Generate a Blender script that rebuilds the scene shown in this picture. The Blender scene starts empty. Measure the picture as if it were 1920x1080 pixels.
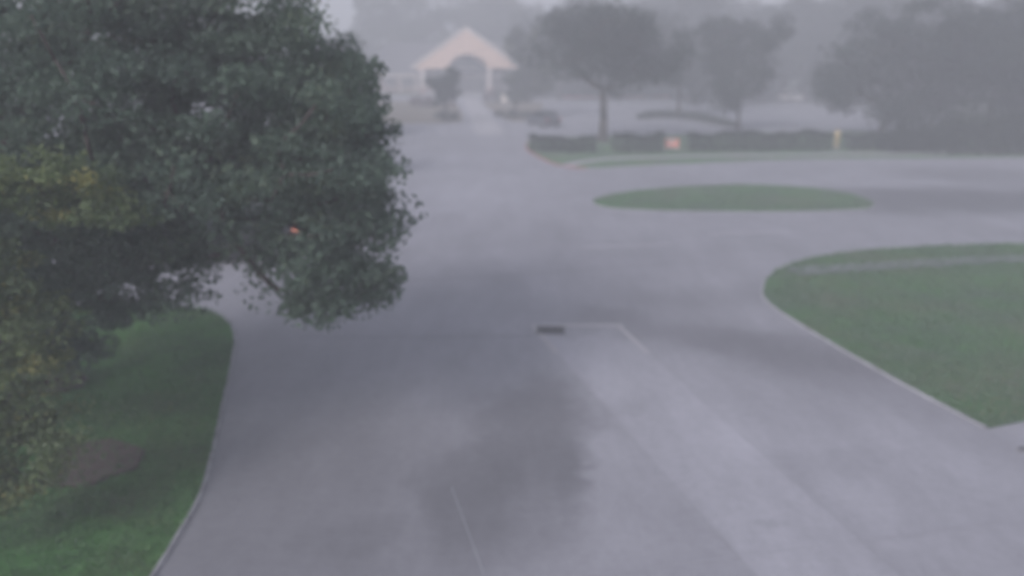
import bpy, bmesh, math, random
import numpy as np
from mathutils import Vector, Matrix

R = math.radians
scene = bpy.context.scene
COL = scene.collection

# ------------------------------------------------------------------ camera
CAM_H, FOC, PITCH = 6.5, 1500.0, R(16.35)
cam_d = bpy.data.cameras.new("camera")
cam_d.sensor_width = 36.0
cam_d.lens = FOC / 1920 * 36.0
cam_d.clip_end = 2000
cam_d.dof.use_dof = True
cam_d.dof.focus_distance = 4.0
cam_d.dof.aperture_fstop = 0.72
cam = bpy.data.objects.new("camera", cam_d)
COL.objects.link(cam)
cam.location = (0, 0, CAM_H)
cam.rotation_euler = (math.pi / 2 - PITCH, 0, 0)
scene.camera = cam


def ray(px, py):
    u, v = (px - 960) / FOC, (540 - py) / FOC
    c, s = math.cos(PITCH), math.sin(PITCH)
    return Vector((u, c + v * s, -s + v * c))


def G(px, py, z=0.0):
    """ground point seen at a pixel of the photograph"""
    d = ray(px, py)
    return Vector((0, 0, CAM_H)) + d * ((z - CAM_H) / d.z)


def P(px, py, y):
    """point seen at a pixel, y metres ahead"""
    d = ray(px, py)
    return Vector((0, 0, CAM_H)) + d * (y / d.y)


# ------------------------------------------------------------------ helpers
def link(name, me, mat=None, parent=None):
    o = bpy.data.objects.new(name, me)
    COL.objects.link(o)
    if mat is not None:
        for m in (mat if isinstance(mat, (list, tuple)) else [mat]):
            me.materials.append(m)
    if parent is not None:
        o.parent = parent
    return o


def obj(name, bm, mat, parent=None, smooth=False):
    me = bpy.data.meshes.new(name)
    bmesh.ops.recalc_face_normals(bm, faces=bm.faces[:])
    if smooth:
        for f in bm.faces:
            f.smooth = True
    bm.to_mesh(me)
    bm.free()
    return link(name, me, mat, parent)


def struct(o):
    o["kind"] = "structure"
    return o


def tag(o, label, cat, group=None, kind=None):
    o["label"] = label
    o["category"] = cat
    if group:
        o["group"] = group
    if kind:
        o["kind"] = kind
    return o


def thing(name, loc, label, cat, rz=0.0, group=None):
    o = bpy.data.objects.new(name, None)
    COL.objects.link(o)
    o.location = loc
    o.rotation_euler = (0, 0, rz)
    return tag(o, label, cat, group)


def copy_tree(o, parent=None):
    c = o.copy()
    COL.objects.link(c)
    if parent is not None:
        c.parent = parent
    for ch in [k for k in o.children]:
        copy_tree(ch, c)
    return c


def box(bm, c, s, rz=0.0, bev=0.0):
    r = bmesh.ops.create_cube(bm, size=1)
    vs = r["verts"]
    M = Matrix.Translation(Vector(c)) @ Matrix.Rotation(rz, 4, "Z") @ Matrix.Diagonal((s[0], s[1], s[2], 1))
    bmesh.ops.transform(bm, matrix=M, verts=vs)
    if bev > 0:
        es = list({e for v in vs for e in v.link_edges})
        bmesh.ops.bevel(bm, geom=es, offset=bev, segments=2, affect="EDGES", profile=0.5)


def cyl(bm, c0, c1, r0, r1=None, n=16):
    c0, c1 = Vector(c0), Vector(c1)
    r1 = r0 if r1 is None else r1
    ax = (c1 - c0)
    q = ax.to_track_quat("Z", "Y").to_matrix().to_4x4()
    r = bmesh.ops.create_cone(bm, cap_ends=True, segments=n, radius1=r0, radius2=r1, depth=ax.length)
    bmesh.ops.transform(bm, matrix=Matrix.Translation((c0 + c1) / 2) @ q, verts=r["verts"])


def lathe(bm, prof, n=20, at=(0, 0, 0)):
    rings = []
    for (r, z) in prof:
        rings.append([bm.verts.new((at[0] + r * math.cos(2 * math.pi * k / n), at[1] + r * math.sin(2 * math.pi * k / n), at[2] + z)) for k in range(n)])
    for a, b in zip(rings, rings[1:]):
        for k in range(n):
            bm.faces.new((a[k], a[(k + 1) % n], b[(k + 1) % n], b[k]))
    bm.faces.new(rings[0][::-1])
    bm.faces.new(rings[-1])


def prism(bm, pts, z0, z1):
    """closed horizontal polygon extruded upward"""
    a = [bm.verts.new((p[0], p[1], z0)) for p in pts]
    b = [bm.verts.new((p[0], p[1], z1)) for p in pts]
    n = len(pts)
    for i in range(n):
        bm.faces.new((a[i], a[(i + 1) % n], b[(i + 1) % n], b[i]))
    f = bm.faces.new(b)
    g = bm.faces.new(a[::-1])
    return f, g


def smooth_poly(pts, n=6, closed=True):
    """Catmull-Rom through points"""
    out = []
    m = len(pts)
    for i in range(m if closed else m - 1):
        p0, p1, p2, p3 = [Vector(pts[k % m][:2]) if closed else Vector(pts[max(0, min(m - 1, k))][:2]) for k in (i - 1, i, i + 1, i + 2)]
        for t in range(n):
            t /= n
            out.append(0.5 * ((2 * p1) + (p2 - p0) * t + (2 * p0 - 5 * p1 + 4 * p2 - p3) * t * t + (3 * p1 - p0 - 3 * p2 + p3) * t ** 3))
    if not closed:
        out.append(Vector(pts[-1][:2]))
    return out


def strip(bm, pts, w, z):
    """flat ribbon along a line"""
    pts = [Vector(p[:2]) for p in pts]
    L, Rr = [], []
    for i, p in enumerate(pts):
        a, b = pts[max(0, i - 1)], pts[min(len(pts) - 1, i + 1)]
        t = (b - a).normalized()
        nrm = Vector((-t.y, t.x))
        L.append(bm.verts.new((*(p + nrm * w / 2), z)))
        Rr.append(bm.verts.new((*(p - nrm * w / 2), z)))
    for i in range(len(pts) - 1):
        bm.faces.new((L[i], Rr[i], Rr[i + 1], L[i + 1]))


def kerb_bm(pts, w, h, z0=-0.03):
    """solid kerb along an open line, with a rounded top edge"""
    bm = bmesh.new()
    pts = [Vector(p[:2]) for p in pts]
    prof = [(-w / 2, z0), (-w / 2, h - 0.03), (-w / 2 + 0.03, h), (w / 2 - 0.03, h), (w / 2, h - 0.03), (w / 2, z0)]
    rows = []
    for i, p in enumerate(pts):
        a, b = pts[max(0, i - 1)], pts[min(len(pts) - 1, i + 1)]
        t = (b - a).normalized()
        nrm = Vector((-t.y, t.x))
        rows.append([bm.verts.new((*(p + nrm * o), z)) for o, z in prof])
    k = len(prof)
    for a, b in zip(rows, rows[1:]):
        for j in range(k - 1):
            bm.faces.new((a[j], a[j + 1], b[j + 1], b[j]))
    bm.faces.new(rows[0])
    bm.faces.new(rows[-1][::-1])
    return bm


# ------------------------------------------------------------------ materials
class NT:
    def __init__(self, name):
        self.m = bpy.data.materials.new(name)
        self.m.use_nodes = True
        self.t = self.m.node_tree
        self.b = self.t.nodes["Principled BSDF"]

    def n(self, ty, **kw):
        nd = self.t.nodes.new(ty)
        for k, v in kw.items():
            if k in nd.inputs:
                nd.inputs[k].default_value = v
            else:
                setattr(nd, k, v)
        return nd

    def l(self, a, b):
        self.t.links.new(a, b)

    def noise(self, vec, scale, detail=4, rough=0.55, dist=0.0):
        nd = self.n("ShaderNodeTexNoise")
        nd.inputs["Scale"].default_value = scale
        nd.inputs["Detail"].default_value = detail
        nd.inputs["Roughness"].default_value = rough
        nd.inputs["Distortion"].default_value = dist
        self.l(vec, nd.inputs["Vector"])
        return nd.outputs["Fac"]

    def rng(self, v, a, b, c, d, smooth=False):
        nd = self.n("ShaderNodeMapRange")
        if smooth:
            nd.interpolation_type = "SMOOTHSTEP"
        for k, x in zip(("From Min", "From Max", "To Min", "To Max"), (a, b, c, d)):
            nd.inputs[k].default_value = x
        self.l(v, nd.inputs["Value"])
        return nd.outputs["Result"]

    def math(self, op, a, b=None):
        nd = self.n("ShaderNodeMath", operation=op)
        for i, x in enumerate((a, b)):
            if x is None:
                continue
            if isinstance(x, (int, float)):
                nd.inputs[i].default_value = x
            else:
                self.l(x, nd.inputs[i])
        return nd.outputs[0]

    def mix(self, fac, a, b, blend="MIX"):
        nd = self.n("ShaderNodeMix", data_type="RGBA", blend_type=blend)
        for k, x in ((0, fac), (6, a), (7, b)):
            if isinstance(x, (int, float)):
                nd.inputs[k].default_value = x
            elif isinstance(x, tuple):
                nd.inputs[k].default_value = (*x, 1) if len(x) == 3 else x
            else:
                self.l(x, nd.inputs[k])
        return nd.outputs[2]

    def coord(self, kind="Object"):
        return self.n("ShaderNodeTexCoord").outputs[kind]

    def finish(self, col, rough=0.8, spec=0.3, bump=None, bstr=0.3, bdist=0.02):
        if isinstance(col, tuple):
            self.b.inputs["Base Color"].default_value = (*col, 1)
        else:
            self.l(col, self.b.inputs["Base Color"])
        if isinstance(rough, (int, float)):
            self.b.inputs["Roughness"].default_value = rough
        else:
            self.l(rough, self.b.inputs["Roughness"])
        self.b.inputs["Specular IOR Level"].default_value = spec
        if bump is not None:
            bn = self.n("ShaderNodeBump")
            bn.inputs["Strength"].default_value = bstr
            bn.inputs["Distance"].default_value = bdist
            self.l(bump, bn.inputs["Height"])
            self.l(bn.outputs["Normal"], self.b.inputs["Normal"])
        return self.m


def simple(name, col, rough=0.7, spec=0.3, var=0.15, scale=6.0, metal=0.0):
    t = NT(name)
    c = t.coord()
    n1 = t.noise(c, scale, 5)
    n2 = t.noise(c, scale * 7, 3)
    f = t.math("ADD", t.math("MULTIPLY", n1, 0.65), t.math("MULTIPLY", n2, 0.35))
    f = t.rng(f, 0.3, 0.7, 1 - var, 1 + var)
    g = t.n("ShaderNodeVectorMath", operation="SCALE")
    g.inputs[0].default_value = col
    t.l(f, g.inputs["Scale"])
    t.b.inputs["Metallic"].default_value = metal
    return t.finish(g.outputs[0], rough, spec, n2, 0.15)


def blob(t, vec, c, rx, ry, rot, soft=0.5):
    """1 inside an irregular patch, 0 outside; vec already carries the wobble"""
    mp = t.n("ShaderNodeMapping", vector_type="TEXTURE")
    mp.inputs["Location"].default_value = (c[0], c[1], 0)
    mp.inputs["Rotation"].default_value = (0, 0, rot)
    mp.inputs["Scale"].default_value = (rx, ry, 1000)
    t.l(vec, mp.inputs["Vector"])
    ln = t.n("ShaderNodeVectorMath", operation="LENGTH")
    t.l(mp.outputs[0], ln.inputs[0])
    return t.rng(ln.outputs["Value"], 1 - soft, 1 + soft, 1, 0, True)


PAVE = (0.300, 0.298, 0.333)


def pavement_material(name, tone=1.0):
    t = NT(name)
    c = t.coord()
    nz = t.n("ShaderNodeTexNoise")
    nz.inputs["Scale"].default_value = 0.45
    nz.inputs["Detail"].default_value = 9
    nz.inputs["Roughness"].default_value = 0.62
    t.l(c, nz.inputs["Vector"])
    wob = t.n("ShaderNodeVectorMath", operation="MULTIPLY_ADD")
    sub = t.n("ShaderNodeVectorMath", operation="SUBTRACT")
    sub.inputs[1].default_value = (0.5, 0.5, 0.5)
    t.l(nz.outputs["Color"], sub.inputs[0])
    wob.inputs[1].default_value = (3.0, 3.0, 0)
    t.l(sub.outputs[0], wob.inputs[0])
    t.l(c, wob.inputs[2])
    v = wob.outputs[0]
    stains_and_light = [  # negative strength: paler stretch
        (G(860, 345), 4.0, 12.0, R(3), 0.6, -0.16),  # glare on the middle of the road, painted in as a paler stretch
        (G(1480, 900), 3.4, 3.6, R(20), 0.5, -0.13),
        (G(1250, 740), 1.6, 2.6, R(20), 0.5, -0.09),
        (G(1800, 960), 2.6, 2.6, 0, 0.6, -0.05),  # darker and stained patches of the concrete: centre, radii, turn, softness, strength
        (G(960, 860), 1.2, 3.2, R(-12), 0.3, 0.24),
        (G(560, 960), 3.0, 3.0, R(10), 0.6, 0.24),  # tree shade over the left foreground, painted into the concrete colour
        (G(640, 1000), 0.8, 0.5, R(20), 0.3, 0.08), (G(1120, 830), 0.35, 1.6, R(-22), 0.4, 0.14), (G(1090, 622), 0.5, 0.28, 0, 0.3, 0.12), (G(870, 960), 0.7, 1.0, R(10), 0.3, 0.08),
        (G(1010, 830), 0.9, 2.2, R(-12), 0.5, 0.16),
        (G(1400, 640), 3.8, 1.1, R(-25), 0.6, 0.26),
        (G(1340, 560), 3.0, 1.0, R(5), 0.6, 0.13),
        (G(1160, 590), 0.9, 0.6, R(0), 0.6, 0.15),
        (G(520, 560), 2.6, 1.2, R(12), 0.6, 0.08),
        (G(1560, 690), 1.2, 2.6, R(45), 0.6, 0.16),
        (G(1740, 374), 8.5, 3.4, R(2), 0.4, 0.40),  # darker patch right of the median
        (G(1860, 330), 5.0, 3.2, R(0), 0.5, 0.22),
        (G(1465, 995), 0.16, 0.13, 0, 0.7, 0.14),
        (G(1560, 860), 1.3, 0.5, R(10), 0.6, 0.08),
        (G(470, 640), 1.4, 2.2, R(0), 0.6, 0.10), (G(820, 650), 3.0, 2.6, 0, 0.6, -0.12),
    ]
    tot = None
    for p, rx, ry, ro, so, st in stains_and_light:
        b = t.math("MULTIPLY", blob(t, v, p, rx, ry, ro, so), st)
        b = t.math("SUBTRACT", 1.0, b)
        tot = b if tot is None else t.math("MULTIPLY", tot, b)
    # streaks along the driveway, blotches, fine grain
    mp = t.n("ShaderNodeMapping")
    mp.inputs["Scale"].default_value = (1.0, 0.28, 1)
    t.l(c, mp.inputs["Vector"])
    st = t.rng(t.noise(mp.outputs[0], 0.9, 8, 0.68), 0.3, 0.7, 0.86, 1.10)
    bl = t.rng(t.noise(c, 0.18, 6, 0.6), 0.3, 0.7, 0.90, 1.07)
    fg = t.rng(t.noise(c, 5.5, 6, 0.75), 0.25, 0.75, 0.88, 1.10)
    lam = t.math("MULTIPLY", t.math("MULTIPLY", st, bl), t.math("MULTIPLY", fg, tot))
    g = t.n("ShaderNodeVectorMath", operation="SCALE")
    g.inputs[0].default_value = tuple(x * tone for x in PAVE)
    t.l(lam, g.inputs["Scale"])
    ro = t.rng(tot, 0.5, 1.0, 0.48, 0.72)
    return t.finish(g.outputs[0], ro, 0.35, t.noise(c, 60, 3), 0.25, 0.01)


def grass_material(name, a, b, dry, dry_amt=0.35):
    t = NT(name)
    c = t.coord()
    n1 = t.rng(t.noise(c, 0.55, 6, 0.6), 0.35, 0.65, 0, 1, True)
    n2 = t.noise(c, 9, 5, 0.7)
    n3 = t.noise(c, 70, 3, 0.7)
    col = t.mix(n1, a, b)
    d = t.math("MULTIPLY", t.rng(t.noise(c, 0.3, 6, 0.65, 0.4), 0.45, 0.72, 0, 1, True), dry_amt)
    col = t.mix(d, col, dry)
    f = t.math("MULTIPLY", t.rng(n2, 0.25, 0.75, 0.72, 1.25), t.rng(n3, 0.25, 0.75, 0.75, 1.25))
    g = t.n("ShaderNodeVectorMath", operation="SCALE")
    t.l(col, g.inputs[0])
    t.l(f, g.inputs["Scale"])
    return t.finish(g.outputs[0], 0.9, 0.12, n3, 0.6, 0.04)


def leaf_material(name, dark, mid, tip, trans=0.42, rough=0.62, gloss=0.3):
    t = NT(name)
    at = t.n("ShaderNodeAttribute", attribute_name="leaf_tint")
    f = at.outputs["Fac"]
    col = t.mix(t.rng(f, 0.0, 0.6, 0, 1), dark, mid)
    col = t.mix(t.rng(f, 0.6, 1.0, 0, 1), col, tip)
    t.finish(col, rough, gloss)
    tr = t.n("ShaderNodeBsdfTranslucent")
    t.l(col, tr.inputs["Color"])
    mx = t.n("ShaderNodeMixShader")
    mx.inputs[0].default_value = trans
    out = t.t.nodes["Material Output"]
    t.l(t.b.outputs[0], mx.inputs[1])
    t.l(tr.outputs[0], mx.inputs[2])
    t.l(mx.outputs[0], out.inputs["Surface"])
    return t.m


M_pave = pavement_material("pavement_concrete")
M_walk = simple("pale_concrete", (0.40, 0.39, 0.41), 0.8, 0.3, 0.10, 1.5)
M_path = simple("weathered_path", (0.19, 0.205, 0.21), 0.85, 0.2, 0.2, 1.2)
M_kerb = simple("kerb_concrete", (0.30, 0.30, 0.32), 0.8, 0.3, 0.32, 3.0)
M_red = simple("red_kerb_paint", (0.50, 0.13, 0.13), 0.6, 0.3, 0.25, 3.0)
M_white = simple("road_paint", (0.48, 0.47, 0.50), 0.6, 0.3, 0.18, 3.0)
M_joint = simple("joint_filler", (0.35, 0.35, 0.39), 0.8, 0.2, 0.15, 2.0)
M_seam = simple("dark_seam", (0.22, 0.215, 0.24), 0.85, 0.2, 0.2, 2.0)
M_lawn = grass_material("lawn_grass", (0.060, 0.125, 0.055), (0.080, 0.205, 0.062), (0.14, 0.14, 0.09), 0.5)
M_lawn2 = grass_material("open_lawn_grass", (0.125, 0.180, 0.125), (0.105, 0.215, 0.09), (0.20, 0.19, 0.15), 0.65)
M_ground = grass_material("rough_ground", (0.075, 0.10, 0.06), (0.10, 0.13, 0.075), (0.16, 0.14, 0.10), 0.6)
M_mulch = simple("mulch", (0.105, 0.086, 0.080), 0.95, 0.1, 0.4, 5.0)
M_bed = simple("planting_soil", (0.19, 0.165, 0.135), 0.95, 0.1, 0.3, 2.0)
M_bark = simple("bark", (0.085, 0.072, 0.065), 0.95, 0.1, 0.35, 8.0)
M_oak = leaf_material("oak_leaves", (0.088, 0.132, 0.104), (0.130, 0.190, 0.138), (0.170, 0.215, 0.130), trans=0.5, rough=0.62, gloss=0.45)
M_young = leaf_material("young_leaves", (0.120, 0.170, 0.090), (0.200, 0.260, 0.120), (0.36, 0.34, 0.13), 0.5, rough=0.62, gloss=0.45)
M_far = leaf_material("far_leaves", (0.026, 0.037, 0.034), (0.048, 0.066, 0.057), (0.085, 0.105, 0.078))
M_far2 = leaf_material("pale_far_leaves", (0.055, 0.070, 0.058), (0.095, 0.115, 0.090), (0.15, 0.16, 0.11))
M_hedge = leaf_material("hedge_leaves", (0.024, 0.032, 0.028), (0.048, 0.066, 0.048), (0.11, 0.11, 0.09))
M_redleaf = leaf_material("reddish_leaves", (0.085, 0.045, 0.048), (0.16, 0.085, 0.085), (0.22, 0.13, 0.10))

# ------------------------------------------------------------------ setting
bm = bmesh.new()
prism(bm, [(-260, -60), (260, -60), (260, 330), (-260, 330)], -0.5, -0.02)
struct(obj("ground", bm, M_ground))

bm = bmesh.new()
vs = [bm.verts.new(p) for p in ((-110, -20, 0), (120, -20, 0), (120, 131, 0), (-110, 131, 0))]
bm.faces.new(vs)
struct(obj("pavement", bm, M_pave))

KERB_W, KERB_H = 0.10, 0.042


def island(name, edge, back, mat, kerb=True, kerb_name="kerb", h=0.036, n=6):
    """lawn or verge: visible kerbed edge (smoothed) plus far corners that close it"""
    e = smooth_poly(edge, n, closed=False)
    pts = e + [Vector(p[:2]) for p in back]
    bm = bmesh.new()
    prism(bm, pts, -0.01, h)
    bmesh.ops.triangulate(bm, faces=[f for f in bm.faces if len(f.verts) > 4])
    o = struct(obj(name, bm, mat))
    if kerb:
        struct(obj(kerb_name, kerb_bm(e, KERB_W, KERB_H), M_kerb))
    return o


left_edge = [G(*p) for p in [(-500, 572), (-150, 574), (150, 575), (345, 578), (390, 583), (420, 597), (436, 618), (440, 645), (433, 690), (416, 765), (398, 850), (377, 925), (345, 985), (287, 1080), (215, 1180)]]
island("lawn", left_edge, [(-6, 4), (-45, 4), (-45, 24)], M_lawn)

right_far = [(2600, 452), (2150, 455), (1920, 458), (1760, 462), (1600, 473), (1500, 490), (1450, 512), (1431, 540), (1440, 568), (1520, 621), (1650, 697), (1760, 757), (1850, 804)]
e = [G(*p) for p in right_far]
right_edge = e
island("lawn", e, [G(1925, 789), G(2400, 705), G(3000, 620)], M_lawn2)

med = [(1625, 393), (1530, 397), (1420, 398), (1280, 397), (1180, 394), (1128, 388), (1112, 379), (1128, 370), (1180, 360), (1280, 351), (1400, 347), (1500, 352), (1570, 360), (1615, 371), (1640, 384), (1625, 393)]
island("median_lawn", [G(*p) for p in med[:-1]] + [G(*med[0])], [], M_lawn2)

verge = [(2500, 289), (2100, 293), (1920, 296), (1700, 298), (1500, 300), (1350, 305), (1200, 312), (1100, 316), (1045, 309), (1008, 293), (988, 279), (990, 266), (1010, 259)]
ve = [G(*p) for p in verge]
island("verge_lawn", ve, [G(1600, 246), G(2600, 244)], M_lawn2, kerb=False)
sm = smooth_poly(ve, 6, closed=False)
struct(obj("kerb", kerb_bm(sm[:43], KERB_W, KERB_H), M_kerb))
struct(obj("red_kerb", kerb_bm(sm[42:], KERB_W, KERB_H), M_red))

lv = [(-900, 505), (0, 484), (360, 474), (520, 466), (640, 450), (700, 415), (725, 350), (728, 290), (700, 262)]
island("far_verge_lawn", [G(*p) for p in lv], [G(-900, 255)], M_lawn, kerb=False)
sm = smooth_poly([G(*p) for p in lv], 6, closed=False)
struct(obj("kerb", kerb_bm(sm, KERB_W, KERB_H), M_kerb))

# beds before the building
bl_ = [(700, 232), (780, 232), (846, 231), (868, 226), (862, 205), (852, 190)]
island("planting_bed", [G(*p) for p in bl_], [G(700, 190)], M_bed)
br_ = [(900, 192), (925, 210), (950, 226), (985, 228), (1012, 224), (1018, 205), (1016, 192)]
island("planting_bed", [G(*p) for p in br_], [], M_bed)
# island of the far car park
pi_ = [(1192, 222), (1215, 214), (1260, 212), (1310, 217), (1350, 226), (1385, 237), (1372, 240), (1330, 233), (1285, 226), (1240, 223), (1205, 225), (1192, 222)]
island("parking_island", [G(*p) for p in pi_], [], M_bed)
# far rim of the car park: red painted kerb before the trees
bm = kerb_bm([G(1045, 184.5), G(1130, 184), G(1290, 182.5)], 0.35, 0.30)
struct(obj("red_kerb", bm, M_red))
bm = bmesh.new()
prism(bm, [G(1000, 182)[:2], G(1300, 180)[:2], G(1720, 198)[:2], G(1800, 222)[:2], G(1690, 250)[:2], G(3000, 250)[:2], (140, 129), (6, 129)], -0.01, 0.10)
struct(obj("far_lawn", bm, M_ground))

# footpaths
bm = bmesh.new()
strip(bm, smooth_poly([G(1484, 513), G(1560, 508), G(1700, 499), G(1920, 488), G(2500, 470)], 5, False), 0.9, 0.069)
struct(obj("sidewalk", bm, M_path))
bm = bmesh.new()
strip(bm, smooth_poly([G(1062, 313), G(1090, 306), G(1160, 299), G(1350, 294), (22, 53.5), (40, 55)], 5, False), 0.9, 0.069)
struct(obj("sidewalk", bm, M_walk))
bm = bmesh.new()
f = [G(866, 186), G(896, 186), G(948, 251), G(893, 253)]
bm.faces.new([bm.verts.new((p.x, p.y, 0.005)) for p in f])
struct(obj("walkway", bm, M_walk))

# apron of newer concrete behind the drain, with its joints
bm = bmesh.new()
f = [G(1000, 611), G(1160, 611), G(1690, 1085), G(1425, 1085)]
bm.faces.new([bm.verts.new((p.x, p.y, 0.004)) for p in f])
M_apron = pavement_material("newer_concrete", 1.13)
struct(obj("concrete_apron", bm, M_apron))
bm = bmesh.new()
for a, b, w in [((1044, 664), (1425, 1085), 0.022), ((1216, 664), (1690, 1085), 0.022), ((1070, 1085), (2000, 962), 0.022), ((846, 912), (910, 1085), 0.014)]:
    strip(bm, [G(*a), G(*b)], w, 0.008)
struct(obj("pavement_joint", bm, M_joint))
bm = bmesh.new()
for a, b, w in [((998, 610), (1168, 610), 0.20), ((1000, 612), (1044, 662), 0.14), ((1162, 613), (1215, 662), 0.12)]:
    strip(bm, [G(*a), G(*b)], w, 0.006)
struct(obj("concrete_collar", bm, M_walk))
bm = bmesh.new()
strip(bm, smooth_poly([G(600, 532), G(800, 524), G(1000, 513), G(1310, 491), G(1450, 484)], 4, False), 0.05, 0.004)
strip(bm, [G(560, 633), G(1000, 630)], 0.05, 0.004)
strip(bm, [G(760, 470), G(1100, 446)], 0.05, 0.004)
struct(obj("pavement_seam", bm, M_seam))
# lane and stall markings
bm = bmesh.new()
for a, b, w in [((1092, 464), (1256, 458), 0.12), ((1330, 439), (1480, 434), 0.12), ((820, 236), (836, 254), 0.14), ((1100, 229), (1140, 229), 0.14), ((1168, 231), (1204, 241), 0.14), ((1130, 236), (1160, 243), 0.14)]:
    strip(bm, [G(*a), G(*b)], w, 0.006)
struct(obj("road_marking", bm, M_white))

# mulch ring under the oak
OAK = G(120, 725)
ring = []
rnd = random.Random(4)
mc = G(175, 872)
for k in range(22):
    a = 2 * math.pi * k / 22
    rr = rnd.uniform(0.85, 1.1)
    ring.append((mc.x + 0.85 * rr * math.cos(a), mc.y + 0.75 * rr * math.sin(a)))
bm = bmesh.new()
prism(bm, ring, 0.04, 0.085)
struct(obj("mulch_bed", bm, M_mulch))


# ------------------------------------------------------------------ vegetation
def leaves_mesh(name, pts, tint, size, rng, up=0.4, elong=0.5):
    """one folded four-cornered leaf per point"""
    n = len(pts)
    d = rng.normal(size=(n, 3))
    d[:, 2] -= 0.25
    d /= np.linalg.norm(d, axis=1)[:, None]
    nn = rng.normal(size=(n, 3))
    nn[:, 2] += up
    s = np.cross(d, nn)
    s /= np.linalg.norm(s, axis=1)[:, None] + 1e-9
    nn = np.cross(s, d)
    L = size * rng.uniform(0.6, 1.3, n)[:, None]
    W = L * elong
    v = np.empty((n, 4, 3))
    v[:, 0] = pts - d * L * 0.5
    v[:, 1] = pts + s * W * 0.5 + nn * W * 0.12
    v[:, 2] = pts + d * L * 0.5
    v[:, 3] = pts - s * W * 0.5 + nn * W * 0.12
    me = bpy.data.meshes.new(name)
    me.vertices.add(4 * n)
    me.vertices.foreach_set("co", v.ravel().astype(np.float32))
    me.loops.add(4 * n)
    me.loops.foreach_set("vertex_index", np.arange(4 * n, dtype=np.int32))
    me.polygons.add(n)
    me.polygons.foreach_set("loop_start", np.arange(0, 4 * n, 4, dtype=np.int32))
    a = me.attributes.new("leaf_tint", "FLOAT", "FACE")
    a.data.foreach_set("value", np.clip(tint, 0, 1).astype(np.float32))
    me.update(calc_edges=True)
    me.validate()
    return me


def clump_centres(lobes, n, rng, minsep):
    """points through the volume of several ellipsoids, denser to the outside"""
    out = []
    vol = np.array([r[0] * r[1] * r[2] for _, r in lobes]) ** 0.66
    vol /= vol.sum()
    tries = 0
    while len(out) < n and tries < n * 40:
        tries += 1
        i = rng.choice(len(lobes), p=vol)
        c, r = lobes[i]
        d = rng.normal(size=3)
        d /= np.linalg.norm(d)
        q = np.array(c) + d * np.array(r) * (rng.uniform(0.12, 1.0) ** 0.5)
        if out and minsep > 0 and np.min(np.linalg.norm(np.array(out) - q, axis=1)) < minsep:
            continue
        out.append(q)
    return np.array(out)


def branch_mesh(base, fork, tips, r_trunk, lean=0.0, sides=7, extra=()):
    """trunk plus limbs: each tip grows from the nearest node nearer the fork"""
    nodes = [np.array(base), np.array(base) * 0.55 + np.array(fork) * 0.45 + np.array([lean, lean * 0.4, 0]), np.array(fork)]
    par = [-1, 0, 1]
    order = sorted(range(len(tips)), key=lambda i: np.linalg.norm(tips[i] - fork))
    for i in order:
        q = tips[i]
        A = np.array(nodes[2:])
        dist = np.linalg.norm(A - q, axis=1) + 0.35 * np.linalg.norm(A - fork, axis=1)
        j = int(np.argmin(dist)) + 2
        mid = (nodes[j] + q) / 2 + np.array([0, 0, -0.06 * np.linalg.norm(q - nodes[j])])
        nodes.append(mid); par.append(j)
        nodes.append(q); par.append(len(nodes) - 2)
    w = [0.0] * len(nodes)
    for i in range(len(nodes) - 1, 0, -1):
        w[i] = max(w[i], 1.0)
        w[par[i]] += w[i]
    top = w[2]
    rad = [max(0.012, r_trunk * 0.85 * (x / top) ** 0.45) for x in w]
    rad[0], rad[1], rad[2] = r_trunk * 1.35, r_trunk, r_trunk * 0.9
    bm = bmesh.new()
    for i in range(1, len(nodes)):
        j = par[i]
        r0 = min(rad[j], rad[i] * 1.5) if i > 2 else rad[j]
        if np.linalg.norm(nodes[i] - nodes[j]) < 1e-4:
            continue
        cyl(bm, nodes[j], nodes[i], r0, rad[i] * 0.95, sides if i < 3 else 5)
    # root flare
    cyl(bm, (base[0], base[1], base[2] - 0.05), (base[0], base[1], base[2] + 0.35), r_trunk * 1.9, r_trunk * 1.25, sides + 3)
    return bm


def make_tree(name, label, base, lobes, fork_h, r_trunk, n_cl, per, cl_r, leaf, mat, seed, group=None, minsep=0.0, tint=(0.35, 0.2), cat="tree", flat=0.6, tips_used=None, gaps=()):
    rng = np.random.default_rng(seed)
    root = thing(name, base, label, cat, group=group)
    b = np.array(base)
    lob = [(np.array(c) - b, np.array(r)) for c, r in lobes]
    cs = clump_centres(lob, n_cl, rng, minsep)
    fork = np.array([rng.uniform(-.2, .2), rng.uniform(-.2, .2), fork_h])
    use = cs if tips_used is None else cs[:tips_used]
    bmt = branch_mesh((0, 0, 0), fork, use, r_trunk, lean=rng.uniform(-.15, .15) * fork_h * 0.3)
    obj("trunk", bmt, M_bark, root, smooth=True)
    pts, ts = [], []
    for q in cs:
        m = int(per * rng.uniform(0.55, 1.4))
        d = rng.normal(size=(m, 3))
        d /= np.linalg.norm(d, axis=1)[:, None]
        r = cl_r * rng.uniform(0.6, 1.35)
        p = q + d * (rng.uniform(0, 1, m) ** 0.45)[:, None] * r * np.array([1, 1, flat])
        pts.append(p)
        ts.append(np.full(m, rng.normal(tint[0], tint[1])) + rng.normal(0, 0.12, m))
    pts, ts = [np.vstack(pts)], [np.concatenate(ts)]
    for g0, g1, gr in gaps:                     # small see-through gaps in the foliage
        g0, g1 = np.array(g0) - b, np.array(g1) - b
        u = (g1 - g0) / np.linalg.norm(g1 - g0)
        w = pts[0] - g0
        keep = np.linalg.norm((w - (w @ u)[:, None] * u) * np.array([.55, 1, 1.3]), axis=1) > gr
        pts, ts = [pts[0][keep]], [ts[0][keep]]
    me = leaves_mesh("crown", np.vstack(pts), np.concatenate(ts), leaf, rng)
    link("crown", me, mat, root)
    return root


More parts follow.
